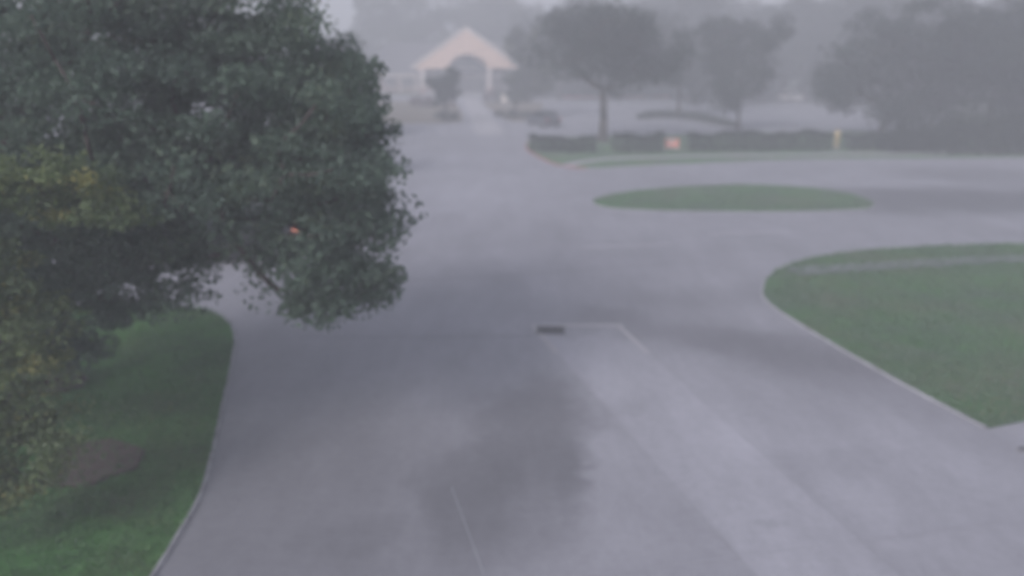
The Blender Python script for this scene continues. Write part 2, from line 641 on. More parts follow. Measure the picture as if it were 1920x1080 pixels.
# where the dark car across the road stands, and its near tail lamp
SUV_RZ = R(194)
SUV_LOC = G(428, 484)
SUV_LAMP = SUV_LOC + Matrix.Rotation(SUV_RZ, 3, "Z") @ Vector((-2.2, 0.62, 0.98))

# the big oak at the left, reaching over the driveway
oak_lobes = [
    (P(600, 300, 13.2), (1.45, 2.2, 1.5)),
    (P(640, 400, 12.8), (0.80, 1.5, 0.95)),
    (P(670, 240, 13.2), (0.70, 1.3, 0.8)),
    (P(585, 480, 11.9), (0.95, 1.1, 0.62)),
    (P(585, 565, 11.6), (0.36, 0.5, 0.26)),
    (P(520, 535, 11.8), (0.36, 0.5, 0.22)),
    (P(650, 545, 11.8), (0.36, 0.5, 0.24)),
    (P(675, 490, 12.4), (0.55, 0.8, 0.62)),
    (P(700, 545, 12.0), (0.26, 0.4, 0.26)),
    (P(500, 170, 13.5), (2.0, 2.4, 1.35)),
    (P(600, 170, 13.8), (0.8, 1.4, 0.8)),
    (P(430, 330, 12.8), (1.6, 2.2, 1.1)),
    (P(250, 180, 13.2), (2.4, 2.6, 2.1)),
    (P(60, 160, 13.5), (2.8, 2.6, 2.4)),
    (P(250, 370, 12.2), (1.6, 1.6, 1.1)),
    (P(270, 500, 12.2), (0.95, 1.2, 0.62)),
    (P(170, 550, 12.0), (1.2, 1.2, 0.62)),
    (P(110, 480, 12.4), (1.3, 1.4, 0.9)),
    (P(20, 600, 12.0), (1.2, 1.2, 0.7)),
    (P(-150, 300, 13.5), (2.4, 2.4, 2.2)),
    (P(-60, 480, 13.5), (1.4, 2.4, 1.2)),
    (P(-120, 640, 12.5), (1.2, 1.2, 0.8)),
    (P(90, 640, 12.2), (0.95, 0.9, 0.40)),
    (P(300, 555, 12.2), (0.45, 0.6, 0.28)),
    (P(120, -120, 14.5), (2.6, 2.6, 1.6)),
    (P(420, 40, 14.5), (1.9, 2.0, 1.2)),
    (P(520, 30, 14.2), (1.0, 1.4, 0.7)),
]
make_tree("oak_tree", "large dark green oak on the left lawn with its boughs hanging over the driveway", OAK + Vector((0, 0, 0.06)), oak_lobes,
          2.2, 0.26, 880, 165, 0.47, 0.12, M_oak, 11, minsep=0.2, tint=(0.40, 0.17), tips_used=420,
          gaps=[((0, 0, CAM_H), SUV_LAMP, 0.13)])

young_lobes = [
    (P(30, 850, 9.6), (0.62, 0.6, 0.62)),
    (P(95, 800, 9.8), (0.45, 0.5, 0.36)),
    (P(20, 740, 9.8), (0.55, 0.5, 0.40)),
    (P(-80, 720, 9.8), (0.8, 0.8, 0.9)),
    (P(-20, 520, 10.0), (0.62, 0.7, 0.7)),
    (P(60, 590, 10.2), (0.55, 0.5, 0.45)),
    (P(50, 690, 9.9), (0.5, 0.5, 0.35)),
    (P(15, 925, 9.6), (0.35, 0.4, 0.3)),
    (P(150, 375, 10.3), (0.72, 0.7, 0.36)),
    (P(215, 395, 10.5), (0.42, 0.5, 0.26)),
    (P(60, 350, 10.3), (0.75, 0.7, 0.48)),
    (P(-120, 420, 10.0), (0.9, 0.9, 0.9)),
]
make_tree("young_tree", "young tree with light yellowish green leaves at the edge of the left lawn", G(-40, 900) + Vector((0, 0, 0.06)), young_lobes,
          1.4, 0.09, 330, 95, 0.25, 0.085, M_young, 5, minsep=0.1, tint=(0.42, 0.24), tips_used=150)


def crown_lobes(c, rx, rz, seed, k=10):
    """several overlapping lobes that make up one uneven crown"""
    r = random.Random(seed)
    out = [(Vector(c), (rx * 0.62, rx * 0.62, rz * 0.7))]
    for i in range(k):
        a = 2 * math.pi * i / k + r.uniform(-.4, .4)
        q = r.uniform(0.5, 0.66)
        out.append((Vector(c) + Vector((rx * q * math.cos(a), rx * q * math.sin(a), rz * r.uniform(-.6, .6))),
                    (rx * r.uniform(.34, .5), rx * r.uniform(.34, .5), rz * r.uniform(.34, .52))))
    return out


def far_tree(label, px, py, x0, x1, y0, y1, seed, mat=M_far, group=None, dens=1.0, name="shade_tree", r_t=None, cat="tree"):
    """tree that stands at ground pixel (px,py); crown between x0..x1 / y0..y1 at its distance"""
    b = G(px, py)
    c = P((x0 + x1) / 2, (y0 + y1) / 2, b.y)
    rx = (P(x1, y0, b.y) - P(x0, y0, b.y)).length / 2
    rz = (P(px, y0, b.y) - P(px, y1, b.y)).length / 2
    lob = crown_lobes(c, rx, rz, seed)
    n = int(105 * dens)
    sz = max(0.2, 0.0046 * b.y)
    return make_tree(name, label, b, lob, max(1.6, c.z - rz * 0.55), r_t or max(0.16, rx * 0.05), n, int(105 * dens), rx * 0.27, sz, mat, seed, group=group, tint=(0.35, 0.22), tips_used=26, cat=cat)


GT = "trees around the car park"
far_tree("spreading tree with a bare grey trunk standing in the gap of the front hedge", 1130, 266, 995, 1285, -12, 222, 21, group=GT, dens=1.35, r_t=0.30)
far_tree("tree on the car park island with the dark crescent of low plants", 1271, 217, 1195, 1360, 10, 204, 22, group=GT, r_t=0.2)
far_tree("thin-trunked tree behind the long hedge, between the red and white sign and the yellow post", 1384, 244, 1300, 1480, 6, 206, 23, group=GT, r_t=0.17)
far_tree("dark tree above the far end of the long hedge, behind the yellow post", 1650, 258, 1530, 1800, 0, 252, 24, group=GT, dens=1.4)
far_tree("tallest dark tree at the right edge behind the roadside shrubs", 1845, 272, 1730, 2010, -30, 240, 25, group=GT, dens=1.6)
far_tree("dark tree right at the edge of the view, beyond the tallest one", 1990, 268, 1890, 2120, -40, 250, 26, group=GT, dens=1.3)
far_tree("small tree beside the parked pale car at the end of the car park", 1590, 200, 1535, 1680, 60, 192, 27, group=GT)
far_tree("slim tree whose crown covers the right eave of the gabled building", 967, 216, 948, 1052, 48, 192, 28, mat=M_far2, group=GT)
far_tree("small tree on the bed tip left of the walkway, in front of the porch", 837, 227, 799, 866, 124, 200, 29, group=GT, dens=0.7, r_t=0.12)
far_tree("round tree filling the gap between the island tree and the thin-trunked tree", 1300, 196, 1255, 1420, 50, 186, 30, group=GT)
GB = "hazy trees behind the building and the car park"
for i, (lab, a) in enumerate([
    ("hazy tall tree standing behind the left wing of the gabled building", (715, 168, 640, 800, -30, 160)),
    ("pale tree that rises behind the peak of the gable", (850, 166, 745, 935, -45, 155)),
    ("pale tree behind the right slope of the gabled roof", (965, 168, 880, 1050, -40, 165)),
    ("hazy tree between the gabled roof and the tree in the hedge gap", (1010, 178, 940, 1075, 12, 180)),
    ("hazy tree showing behind the bare trunk of the hedge tree", (1165, 170, 1050, 1270, -45, 172)),
    ("distant tree behind the tree on the crescent island", (1310, 170, 1200, 1420, -35, 172)),
    ("distant tree left of the pale parked car", (1420, 174, 1320, 1530, -14, 180)),
    ("distant tree rising behind the pale parked car", (1515, 174, 1420, 1620, -4, 176)),
    ("distant tree between the dark parked car and the right tree group", (1610, 176, 1530, 1720, -30, 184)),
    ("distant tree glimpsed through the right tree group", (1740, 180, 1640, 1860, -40, 194)),
]):
    far_tree(lab, *a, 40 + i, mat=M_far2 if i < 4 else M_far, group=GB, dens=1.1)
for i, (lab, a) in enumerate([
    ("broad dark tree beyond the red kerb, just right of the gabled building", (1050, 186, 965, 1172, 0, 186)),
    ("broad dark tree beyond the red kerb, behind the bare trunk", (1150, 185, 1042, 1282, -26, 186)),
    ("broad dark tree beyond the right end of the red kerb", (1265, 184, 1152, 1392, -20, 185)),
    ("broad dark tree beyond the thin-trunked tree", (1380, 187, 1262, 1492, -6, 188)),
    ("broad dark tree left behind the pale silver car", (1465, 189, 1372, 1572, 4, 176)),
    ("broad dark tree right behind the dark charcoal car", (1570, 193, 1462, 1682, -10, 190)),
    ("broad dark tree deep in the right tree group, above the roadside shrubs", (1690, 200, 1590, 1800, -20, 205)),
    ("broad dark tree behind the tallest tree at the right edge", (1830, 215, 1720, 1960, -30, 215)),
]):
    far_tree(lab, *a, 140 + i, group="dark trees along the far rim of the car park", dens=1.7)
GL = "trees across the road at the left"
for i, (lab, a) in enumerate([
    ("hazy tree across the road, its top beside the bright gap of sky", (560, 258, 470, 690, 25, 250)),
    ("tree across the road seen through the middle of the big oak", (330, 262, 180, 470, -30, 255)),
    ("tree across the road behind the left side of the big oak", (60, 262, -120, 250, -40, 255)),
    ("tree on the far verge close to the corner of the cross drive", (600, 330, 520, 690, 150, 315)),
]):
    far_tree(lab, *a, 60 + i, group=GL, dens=1.2)


def shrub(name, label, c, rx, ry, h, mat, seed, n=30, per=70, leaf=0.09, group=None, cat="shrub", tint=(0.35, 0.2)):
    rng = np.random.default_rng(seed)
    root = thing(name, c, label, cat, group=group)
    cs = []
    for _ in range(n):
        a, q = rng.uniform(0, 2 * math.pi), rng.uniform(0, 1) ** 0.5
        cs.append([rx * q * math.cos(a) * .88, ry * q * math.sin(a) * .88, h * rng.uniform(0.15, 0.9) * (1 - 0.45 * q * q)])
    cs = np.array(cs)
    bm = bmesh.new()
    for q in cs[:12]:
        cyl(bm, (q[0] * .25, q[1] * .25, -0.03), q, 0.022, 0.008, 5)
    obj("stem", bm, M_bark, root)
    pts, ts = [], []
    for q in cs:
        d = rng.normal(size=(per, 3))
        d /= np.linalg.norm(d, axis=1)[:, None]
        r = min(h * .3, max(rx, ry) * .5)
        p = q + d * (rng.uniform(0, 1, per) ** 0.45)[:, None] * r
        p[:, 2] = np.maximum(p[:, 2], 0.02)
        pts.append(p)
        ts.append(np.full(per, rng.normal(*tint)) + rng.normal(0, .1, per))
    link("foliage", leaves_mesh("foliage", np.vstack(pts), np.concatenate(ts), leaf, rng), mat, root)
    return root


def hedge(label, a, b, h, w, seed, group="clipped hedges along the verge"):
    """clipped hedge from ground point a to b"""
    rng = np.random.default_rng(seed)
    a, b = Vector((a.x, a.y, 0.06)), Vector((b.x, b.y, 0.06))
    L = (b - a).length
    root = thing("hedge", a, label, "hedge", rz=math.atan2(b.y - a.y, b.x - a.x), group=group)
    n = int(L * 520)
    x = rng.uniform(0, L, n)
    hh = h * (1 + 0.10 * np.sin(x * 1.3 + seed) + 0.07 * np.sin(x * 3.1 + 2 * seed))
    k = rng.integers(0, 3, n)
    y = np.where(k == 0, -w / 2 + rng.exponential(.06, n), np.where(k == 1, w / 2 - rng.exponential(.06, n), rng.uniform(-w / 2, w / 2, n)))
    z = np.where(k == 2, hh - rng.exponential(.06, n), rng.uniform(0.03, 1, n) * hh)
    p = np.stack([x, y, np.maximum(z, .02)], 1) + rng.normal(0, .05, (n, 3))
    t = 0.35 + 0.18 * np.sin(x * 2.3 + seed) + rng.normal(0, .15, n)
    link("foliage", leaves_mesh("foliage", p, t, 0.16, rng, elong=0.7), M_hedge, root)
    bm = bmesh.new()
    for i in range(max(3, int(L / .5))):
        xx = (i + .5) * L / max(3, int(L / .5))
        cyl(bm, (xx, 0, -.1), (xx + .05, .04, h * .8), .03, .012, 5)
    obj("stem", bm, M_bark, root)
    return root


hedge("dark hedge at the red kerbed tip of the verge", G(992, 284), G(1118, 286), 0.95, 1.3, 1)
hedge("short dark hedge between the bare tree trunk and the red and white sign", G(1148, 286), G(1243, 285), 1.15, 1.2, 2)
hedge("long dark hedge between the red and white sign and the yellow post", G(1288, 284), G(1554, 281), 1.15, 1.3, 3)
hedge("hedge running on beyond the yellow post into the shade of the trees", G(1584, 281), G(1690, 280), 1.0, 1.2, 4)
for i, (lab, px, py, rx, h) in enumerate([
    ("dark rounded shrub next to the hedge end, left in the roadside shrub row", 1700, 284, 2.2, 2.6),
    ("dark rounded shrub in the middle of the roadside shrub row", 1785, 288, 2.3, 3.0),
    ("tall dark shrub in the roadside row below the tallest tree", 1870, 289, 2.2, 3.3),
    ("dark shrub cut by the right edge of the view", 1945, 290, 2.2, 3.2),
]):
    shrub("shrub", lab, G(px, py) + Vector((0, 0, .06)), rx, 1.4, h, M_hedge, 80 + i, 46, 80, 0.2, "roadside shrubs under the right trees")
shrub("shrub", "reddish low shrubs by the left column of the gabled porch", G(808, 200) + Vector((0, 0, .06)), 3.4, 1.6, 1.3, M_redleaf, 90, 40, 60, 0.28)
shrub("shrub", "dark little shrub on the tip of the bed left of the walkway", G(838, 227) + Vector((0, 0, .06)), 1.5, 1.0, 1.0, M_hedge, 91, 24, 60, 0.2)
shrub("shrub", "low dark shrub in the bed right of the walkway, close to the parked dark car", G(960, 222) + Vector((0, 0, .06)), 2.2, 1.2, 0.9, M_hedge, 92, 24, 60, 0.2)
shrub("shrub", "dark green shrub behind the cream utility cabinet", G(968, 192) + Vector((0, 0, .06)), 3.0, 1.5, 2.4, M_hedge, 93, 36, 60, 0.3)
shrub("shrub", "shrub at the foot of the right column of the gabled porch", G(925, 190) + Vector((0, 0, .06)), 1.6, 1.2, 1.6, M_redleaf, 94, 24, 60, 0.28)
for i, (px, py, lab) in enumerate([(420, 448, "dark shrub across the road, seen through the gap under the oak"), (300, 454, "dark shrub across the road behind the lowest oak boughs"), (660, 440, "dark shrub across the road hidden behind the right boughs of the oak"), (180, 464, "dark shrub across the road behind the oak trunk")]):
    shrub("shrub", lab, G(px, py) + Vector((0, 0, .06)), 1.5, 1.0, 1.6, M_hedge, 100 + i, 40, 80, 0.13, "shrubs on the far verge")

for i, (px, py, rx, h, lab) in enumerate([
    (1035, 183, 5.0, 3.6, "tall dark shrub beyond the red kerb, nearest to the building"),
    (1105, 182.5, 5.0, 4.2, "tall dark shrub beyond the red kerb, left behind the bare trunk"),
    (1185, 181.5, 5.5, 4.0, "tall dark shrub beyond the red kerb, right behind the bare trunk"),
    (1268, 181, 5.5, 4.5, "tall dark shrub beyond the crescent island's tree"),
    (1345, 183, 5.5, 4.0, "tall dark shrub at the rim of the car park left of the thin trunk"),
    (1422, 185, 5.0, 4.3, "tall dark shrub at the rim of the car park left of the silver car"),
    (1560, 189, 4.6, 4.0, "tall dark shrub at the rim of the car park right of the charcoal car"),
    (1640, 197, 4.6, 4.2, "tall dark shrub where the car park rim meets the right trees"),
    (1715, 212, 4.2, 4.0, "tall dark shrub deep under the right trees behind the roadside row"),
]):
    shrub("shrub", lab, G(px, py) + Vector((0, 2.0, .06)), rx, 2.4, h, M_far, 200 + i, 60, 70, 0.4, "tall shrubs along the rim of the car park")

# low dark ground cover of the car park island
rng = np.random.default_rng(7)
poly = [Vector(p[:2]) for p in smooth_poly([G(*p) for p in pi_], 3, False)]
pp = []
xs, ys = [p.x for p in poly], [p.y for p in poly]


def inside(x, y, poly):
    c = False
    j = len(poly) - 1
    for i in range(len(poly)):
        if (poly[i].y > y) != (poly[j].y > y) and x < (poly[j].x - poly[i].x) * (y - poly[i].y) / (poly[j].y - poly[i].y + 1e-9) + poly[i].x:
            c = not c
        j = i
    return c


while len(pp) < 6000:
    x, y = rng.uniform(min(xs), max(xs)), rng.uniform(min(ys), max(ys))
    if inside(x, y, poly):
        pp.append((x, y, 0.06 + abs(rng.normal(0, .18))))
me = leaves_mesh("ground_cover", np.array(pp), rng.normal(.3, .15, len(pp)), 0.24, rng)
tag(link("ground_cover", me, M_hedge), "low dark planting on the crescent island of the car park", "ground cover", kind="stuff")

# loose grass over the lawns
def turf(poly_pts, n, mat, seed, label, y_max=60):
    rng = np.random.default_rng(seed)
    poly = [Vector(p[:2]) for p in poly_pts]
    xs = [p.x for p in poly]
    ys = [p.y for p in poly]
    out = []
    while len(out) < n:
        # thinner with distance, as fewer blades can be told apart there
        y = min(ys) + (min(max(ys), y_max) - min(ys)) * rng.uniform() ** 1.3
        x = rng.uniform(max(min(xs), -16), min(max(xs), 24))
        if inside(x, y, poly):
            out.append((x, y, 0.065 + abs(rng.normal(0, .022))))
    p = np.array(out)
    t = 0.45 + 0.22 * np.sin(p[:, 0] * 1.1 + seed) * np.sin(p[:, 1] * .8) + rng.normal(0, .18, n)
    tag(link("grass", leaves_mesh("grass", p, t, 0.10, rng, up=0.0, elong=0.28), mat), label, "grass", kind="stuff")


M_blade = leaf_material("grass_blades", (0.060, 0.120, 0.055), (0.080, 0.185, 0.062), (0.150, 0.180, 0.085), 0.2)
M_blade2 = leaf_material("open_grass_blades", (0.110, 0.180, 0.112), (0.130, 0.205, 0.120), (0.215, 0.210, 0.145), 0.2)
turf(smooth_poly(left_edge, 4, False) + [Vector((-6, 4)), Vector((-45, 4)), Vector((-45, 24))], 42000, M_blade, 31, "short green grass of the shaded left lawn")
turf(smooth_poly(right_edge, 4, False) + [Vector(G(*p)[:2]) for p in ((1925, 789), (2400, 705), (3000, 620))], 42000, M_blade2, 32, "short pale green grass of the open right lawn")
turf(smooth_poly([G(*p) for p in med], 4, False), 9000, M_blade2, 33, "short green grass of the long median in the road")

# ------------------------------------------------------------------ building
M_stucco = simple("peach_stucco", (0.72, 0.52, 0.41), 0.85, 0.2, 0.08, 0.6)
M_column = simple("cream_stone", (0.62, 0.54, 0.50), 0.8, 0.2, 0.12, 2.0)
M_trim = simple("cream_trim", (0.66, 0.58, 0.53), 0.7, 0.3, 0.06, 1.0)
M_roof = simple("grey_shingles", (0.085, 0.08, 0.092), 0.9, 0.2, 0.25, 3.0)
M_wall = simple("brown_brick", (0.20, 0.125, 0.11), 0.9, 0.2, 0.2, 4.0)
M_brick = simple("red_brick", (0.33, 0.19, 0.17), 0.9, 0.2, 0.25, 4.0)
t = NT("dark_glass")
M_glass = t.finish((0.025, 0.03, 0.035), 0.12, 0.5)

by = G(876, 178).y                     # distance of the porch front
k = (P(977, 100, by).x - P(876, 100, by).x) / 101.0


def bx(px):
    return (px - 876) * k


def bz(py):
    return P(876, py, by).z


B = thing("community_building", (P(876, 178, by).x, by, 0), "peach gabled building with an arched porch on two pale columns", "building")
# gable wall with the arched opening (x/z outline, extruded in depth)
ze, zp = bz(127), bz(57)
out = [(bx(775), ze - .15), (bx(876), zp), (bx(977), ze - .15), (bx(977), bz(128)), (bx(915), bz(128))]
arch = []
for i in range(0, 17):
    a = math.pi * i / 16
    arch.append((bx(878) + (bx(915) - bx(878)) * math.cos(a), bz(129) + (bz(102) - bz(129)) * math.sin(a)))
out += arch + [(bx(840), bz(128.5)), (bx(775), bz(129))]
# drop repeats
cl = []
for p in out:
    if not cl or (abs(p[0] - cl[-1][0]) + abs(p[1] - cl[-1][1])) > 0.02:
        cl.append(p)
bm = bmesh.new()
f0 = [bm.verts.new((x, 0.0, z)) for x, z in cl]
f1 = [bm.verts.new((x, 0.45, z)) for x, z in cl]
n = len(cl)
for i in range(n):
    bm.faces.new((f0[i], f0[(i + 1) % n], f1[(i + 1) % n], f1[i]))
fa, fb = bm.faces.new(f0), bm.faces.new(f1[::-1])
bmesh.ops.triangulate(bm, faces=[fa, fb])
obj("gable_wall", bm, M_stucco, B)
# rake trim and porch roof
DEP = 9.0
for s, nm in ((-1, 0), (1, 1)):
    bm = bmesh.new()
    x_e, x_p = bx(876) + s * (bx(977) - bx(876) + .35), bx(876)
    a0, a1 = Vector((x_e, 0, ze - .25)), Vector((x_p, 0, zp + .12))
    th = 0.5
    q = [bm.verts.new(p) for p in ((a0.x, -.14, a0.z), (a1.x, -.14, a1.z), (a1.x, -.14, a1.z + th * 1.1), (a0.x, -.14, a0.z + th), (a0.x, -.02, a0.z), (a1.x, -.02, a1.z), (a1.x, -.02, a1.z + th * 1.1), (a0.x, -.02, a0.z + th))]
    for idx in ((0, 1, 2, 3), (7, 6, 5, 4), (0, 4, 5, 1), (1, 5, 6, 2), (2, 6, 7, 3), (3, 7, 4, 0)):
        bm.faces.new([q[i] for i in idx])
    obj("rake_trim", bm, M_trim, B)
    bm = bmesh.new()
    q = [bm.verts.new(p) for p in ((a0.x, -.02, a0.z + .30), (a1.x, -.02, a1.z + .36), (a1.x, DEP + 6, a1.z + .36), (a0.x, DEP, a0.z + .30), (a0.x, -.02, a0.z + .52), (a1.x, -.02, a1.z + .60), (a1.x, DEP + 6, a1.z + .60), (a0.x, DEP, a0.z + .52))]
    for idx in ((0, 1, 2, 3), (7, 6, 5, 4), (0, 4, 5, 1), (1, 5, 6, 2), (2, 6, 7, 3), (3, 7, 4, 0)):
        bm.faces.new([q[i] for i in idx])
    obj("porch_roof", bm, M_roof, B)
for px in (791, 918):
    x = bx(px)
    bm = bmesh.new()
    box(bm, (x, .22, (bz(129) + 1.2) / 2 + .0), (.66, .66, bz(129) - 1.2), bev=.03)
    box(bm, (x, .22, bz(129) - .13), (.95, .75, .24), bev=.03)
    c = obj("column", bm, M_column, B)
    bm = bmesh.new()
    box(bm, (x, .22, .58), (.86, .86, 1.16), bev=.03)
    obj("column_base", bm, M_brick, c)
    bm = bmesh.new()
    box(bm, (x, .22, 1.2), (1.0, 1.0, .09), bev=.02)
    obj("cap_band", bm, M_trim, c)
# main wall behind the porch, with glazed entrance
XL, XR = bx(640), bx(1120)
zw = bz(142)
bm = bmesh.new()
box(bm, ((XL + XR) / 2, DEP + 6.2, zw / 2), (XR - XL, 12, zw))
obj("wall", bm, M_wall, B)
bm = bmesh.new()
zt = bz(110)
box(bm, (bx(876), DEP + 3, zt / 2), (bx(925) - bx(827), 6.5, zt))
obj("entrance_wall", bm, M_wall, B)
bm = bmesh.new()
yf = DEP - .30
w2 = bx(914) - bx(878)
vs = [(bx(878) - w2, .1), (bx(878) + w2, .1), (bx(878) + w2, bz(128))] + [(bx(878) + w2 * math.cos(math.pi * i / 14), bz(128) + (zt - .3 - bz(128)) * math.sin(math.pi * i / 14)) for i in range(1, 14)] + [(bx(878) - w2, bz(128))]
a = [bm.verts.new((x, yf, z)) for x, z in vs]
b = [bm.verts.new((x, yf + .04, z)) for x, z in vs]
for i in range(len(vs)):
    bm.faces.new((a[i], a[(i + 1) % len(vs)], b[(i + 1) % len(vs)], b[i]))
bm.faces.new(a); bm.faces.new(b[::-1])
win = obj("window", bm, M_glass, B)
bm = bmesh.new()
for px in (853, 867, 880, 892, 905):
    box(bm, (bx(px), yf - .04, bz(128) / 2), (.13, .08, bz(128)))
box(bm, (bx(878), yf - .06, bz(128)), (2 * w2, .06, .16))
box(bm, (bx(878), yf - .06, 2.3), (2 * w2, .06, .12))
obj("window_frame", bm, M_trim, win)
# main roof: low hip
bm = bmesh.new()
e = .7
y0, y1 = DEP - e, DEP + 12.6
z0, z1 = zw + .02, bz(78)
ym = (y0 + y1) / 2
q = [bm.verts.new(p) for p in ((XL - e, y0, z0), (XR + e, y0, z0), (XR + e, y1, z0), (XL - e, y1, z0), (XL + 6, ym, z1), (XR - 6, ym, z1))]
for idx in ((0, 1, 5, 4), (1, 2, 5), (2, 3, 4, 5), (3, 0, 4), (3, 2, 1, 0)):
    bm.faces.new([q[i] for i in idx])
obj("roof", bm, M_roof, B)
bm = bmesh.new()
box(bm, ((XL + XR) / 2, y0 - .04, z0 - .16), (XR - XL + 2 * e, .08, .36))
obj("fascia", bm, M_trim, B)
# side porch posts at the left wing
for px in (736, 766):
    bm = bmesh.new()
    box(bm, (bx(px), y0 + .22, (z0 - .3) / 2), (.2, .2, z0 - .35), bev=.02)
    box(bm, (bx(px), y0 + .22, .25), (.3, .3, .5), bev=.02)
    obj("porch_post", bm, M_trim, B)
for px, w_ in ((715, 1.8), (751, 2.2), (779, 1.4), (1000, 2.0), (1040, 2.0)):
    bm = bmesh.new()
    box(bm, (bx(px), DEP + .18, 1.75), (w_, .06, 1.6))
    wn = obj("window", bm, M_glass, B)
    bm = bmesh.new()
    for dx in (-w_ / 2, 0, w_ / 2):
        box(bm, (bx(px) + dx, DEP + .13, 1.75), (.09, .06, 1.78))
    for dz in (-.85, .85):
        box(bm, (bx(px), DEP + .10, 1.75 + dz), (w_ + .2, .06, .1))
    obj("window_frame", bm, M_trim, wn)
# step under the porch
bm = bmesh.new()
box(bm, (bx(862), 3.6, .07), (bx(935) - bx(785), 9.2, .14), bev=.02)
obj("porch_floor", bm, M_walk, B)

# ------------------------------------------------------------------ cars
M_tyre = simple("tyre", (0.02, 0.02, 0.021), 0.9, 0.2, 0.1)
M_rim = simple("rim", (0.45, 0.45, 0.46), 0.35, 0.5, 0.05, metal=0.8)
M_lampw = simple("headlamp", (0.7, 0.7, 0.72), 0.15, 0.6, 0.03)
M_lampr = simple("tail_lamp", (0.35, 0.03, 0.03), 0.2, 0.6, 0.05)
M_trimd = simple("dark_trim", (0.03, 0.03, 0.033), 0.6, 0.3, 0.1)


def paint(name, col):
    t = NT(name)
    t.b.inputs["Coat Weight"].default_value = 0.5
    t.b.inputs["Coat Roughness"].default_value = 0.1
    c = t.coord()
    return t.finish(t.mix(t.noise(c, 3, 4), col, tuple(x * .85 for x in col)), 0.4, 0.5)


def loft(bm, secs):
    """secs: list of (x, [(y,z)...]) cross rings, joined and capped"""
    rows = [[bm.verts.new((x, y, z)) for y, z in r] for x, r in secs]
    n = len(rows[0])
    for a, b in zip(rows, rows[1:]):
        for i in range(n):
            bm.faces.new((a[i], a[(i + 1) % n], b[(i + 1) % n], b[i]))
    bm.faces.new(rows[0][::-1])
    bm.faces.new(rows[-1])


def make_car(label, loc, rz, mat, H=1.5, L=4.4, W=1.8, suv=False, lamp=None, group="cars in the far car park"):
    car = thing("parked_car", loc, label, "car", rz, group)
    h = L / 2

    def ring(w, zb, zt, r=.12):
        w /= 2
        return [(-w + .06, zb), (-w, zb + r), (-w, zt - r * 1.4), (-w + r, zt), (w - r, zt), (w, zt - r * 1.4), (w, zb + r), (w - .06, zb)]
    bm = bmesh.new()
    belt = 0.62 * H
    secs = [(-h, ring(W * .86, .34, belt * .86)), (-h + .12, ring(W * .95, .26, belt * .95)), (-h + .7, ring(W, .2, belt)), (.35 * h, ring(W, .2, belt)),
            (.62 * h, ring(W, .2, belt * .93)), (.9 * h, ring(W * .95, .24, belt * .84)), (h - .08, ring(W * .88, .3, belt * .72)), (h, ring(W * .8, .36, belt * .6))]
    loft(bm, secs)
    # roof with the pillars under it
    rb = -h + (.12 if suv else .55)
    bmr = bm
    loft(bmr, [(rb + .30, ring(W * .76, belt - .05, H * .985, .1)), (rb + .55, ring(W * .78, belt - .05, H, .1)), (.10 * h, ring(W * .78, belt - .05, H, .1)), (.17 * h, ring(W * .76, belt - .05, H * .98, .1))])
    body = obj("body", bm, mat, car, smooth=False)
    # glass: windscreen, rear window, side windows
    def slab(nm, pts, th):
        bm = bmesh.new()
        p = [Vector(q) for q in pts]
        nrm = (p[1] - p[0]).cross(p[2] - p[0]).normalized() * th
        a = [bm.verts.new(q) for q in p]
        b = [bm.verts.new(q + nrm) for q in p]
        for i in range(len(p)):
            bm.faces.new((a[i], a[(i + 1) % len(p)], b[(i + 1) % len(p)], b[i]))
        bm.faces.new(a); bm.faces.new(b[::-1])
        return obj(nm, bm, M_glass, car)
    w1, w2 = W * .44, W * .35
    slab("windscreen", [(.46 * h, -w1, belt - .02), (.46 * h, w1, belt - .02), (.165 * h, w2, H * .95), (.165 * h, -w2, H * .95)], -.03)
    slab("rear_window", [(rb, w1, belt), (rb, -w1, belt), (rb + .31, -w2, H * .95), (rb + .31, w2, H * .95)], -.03)
    for s in (-1, 1):
        for x0, x1, t0, t1 in ((rb + .12, -.12 * h + .05, rb + .36, -.12 * h + .05), (-.12 * h + .13, .42 * h, -.12 * h + .13, .16 * h)):
            slab("side_window", [(x0, s * (W * .465), belt + .01), (x1, s * (W * .465), belt + .01), (t1, s * (W * .392), H * .93), (t0, s * (W * .392), H * .93)], .02 * -s)
        bm = bmesh.new()
        box(bm, (.36 * h, s * (W / 2 + .08), belt + .08), (.12, .2, .14), bev=.03)
        obj("mirror", bm, mat, car)
        bm = bmesh.new()
        box(bm, (h - .08, s * W * .33, belt * .66), (.14, .34, .15), bev=.03)
        obj("headlight", bm, M_lampw, car)
        bm = bmesh.new()
        box(bm, (-h + .05, s * W * .39, belt * (.9 if suv else .78)), (.16, .27, .17), bev=.03)
        obj("tail_light", bm, lamp or M_lampr, car)
        for x in (-h + .82, h - .85):
            bm = bmesh.new()
            cyl(bm, (x, s * (W / 2 - .2), .325), (x, s * (W / 2 + .015), .325), .325, n=24)
            ty = obj("tyre", bm, M_tyre, car)
            bm = bmesh.new()
            cyl(bm, (x, s * (W / 2 + .005), .325), (x, s * (W / 2 + .03), .325), .21, .19, n=20)
            obj("rim", bm, M_rim, ty)
    for x, nm in ((h - .04, "front_bumper"), (-h + .04, "rear_bumper")):
        bm = bmesh.new()
        box(bm, (x, 0, .40), (.16, W * .86, .2), bev=.04)
        obj(nm, bm, M_trimd, car)
    return car


make_car("dark blue car parked alone by the bed right of the walkway", G(1018, 236), R(118), paint("dark_blue_paint", (0.02, 0.024, 0.04)), H=1.45, L=4.0, W=1.75)
make_car("pale silver car in front of the far trees", G(1490, 190.5), R(15), paint("silver_paint", (0.78, 0.76, 0.76)), H=1.55, L=4.3, suv=True)
make_car("dark car parked just behind the pale silver one", G(1524, 190.0), R(20), paint("charcoal_paint", (0.03, 0.032, 0.045)), H=1.5, L=4.3, suv=True)

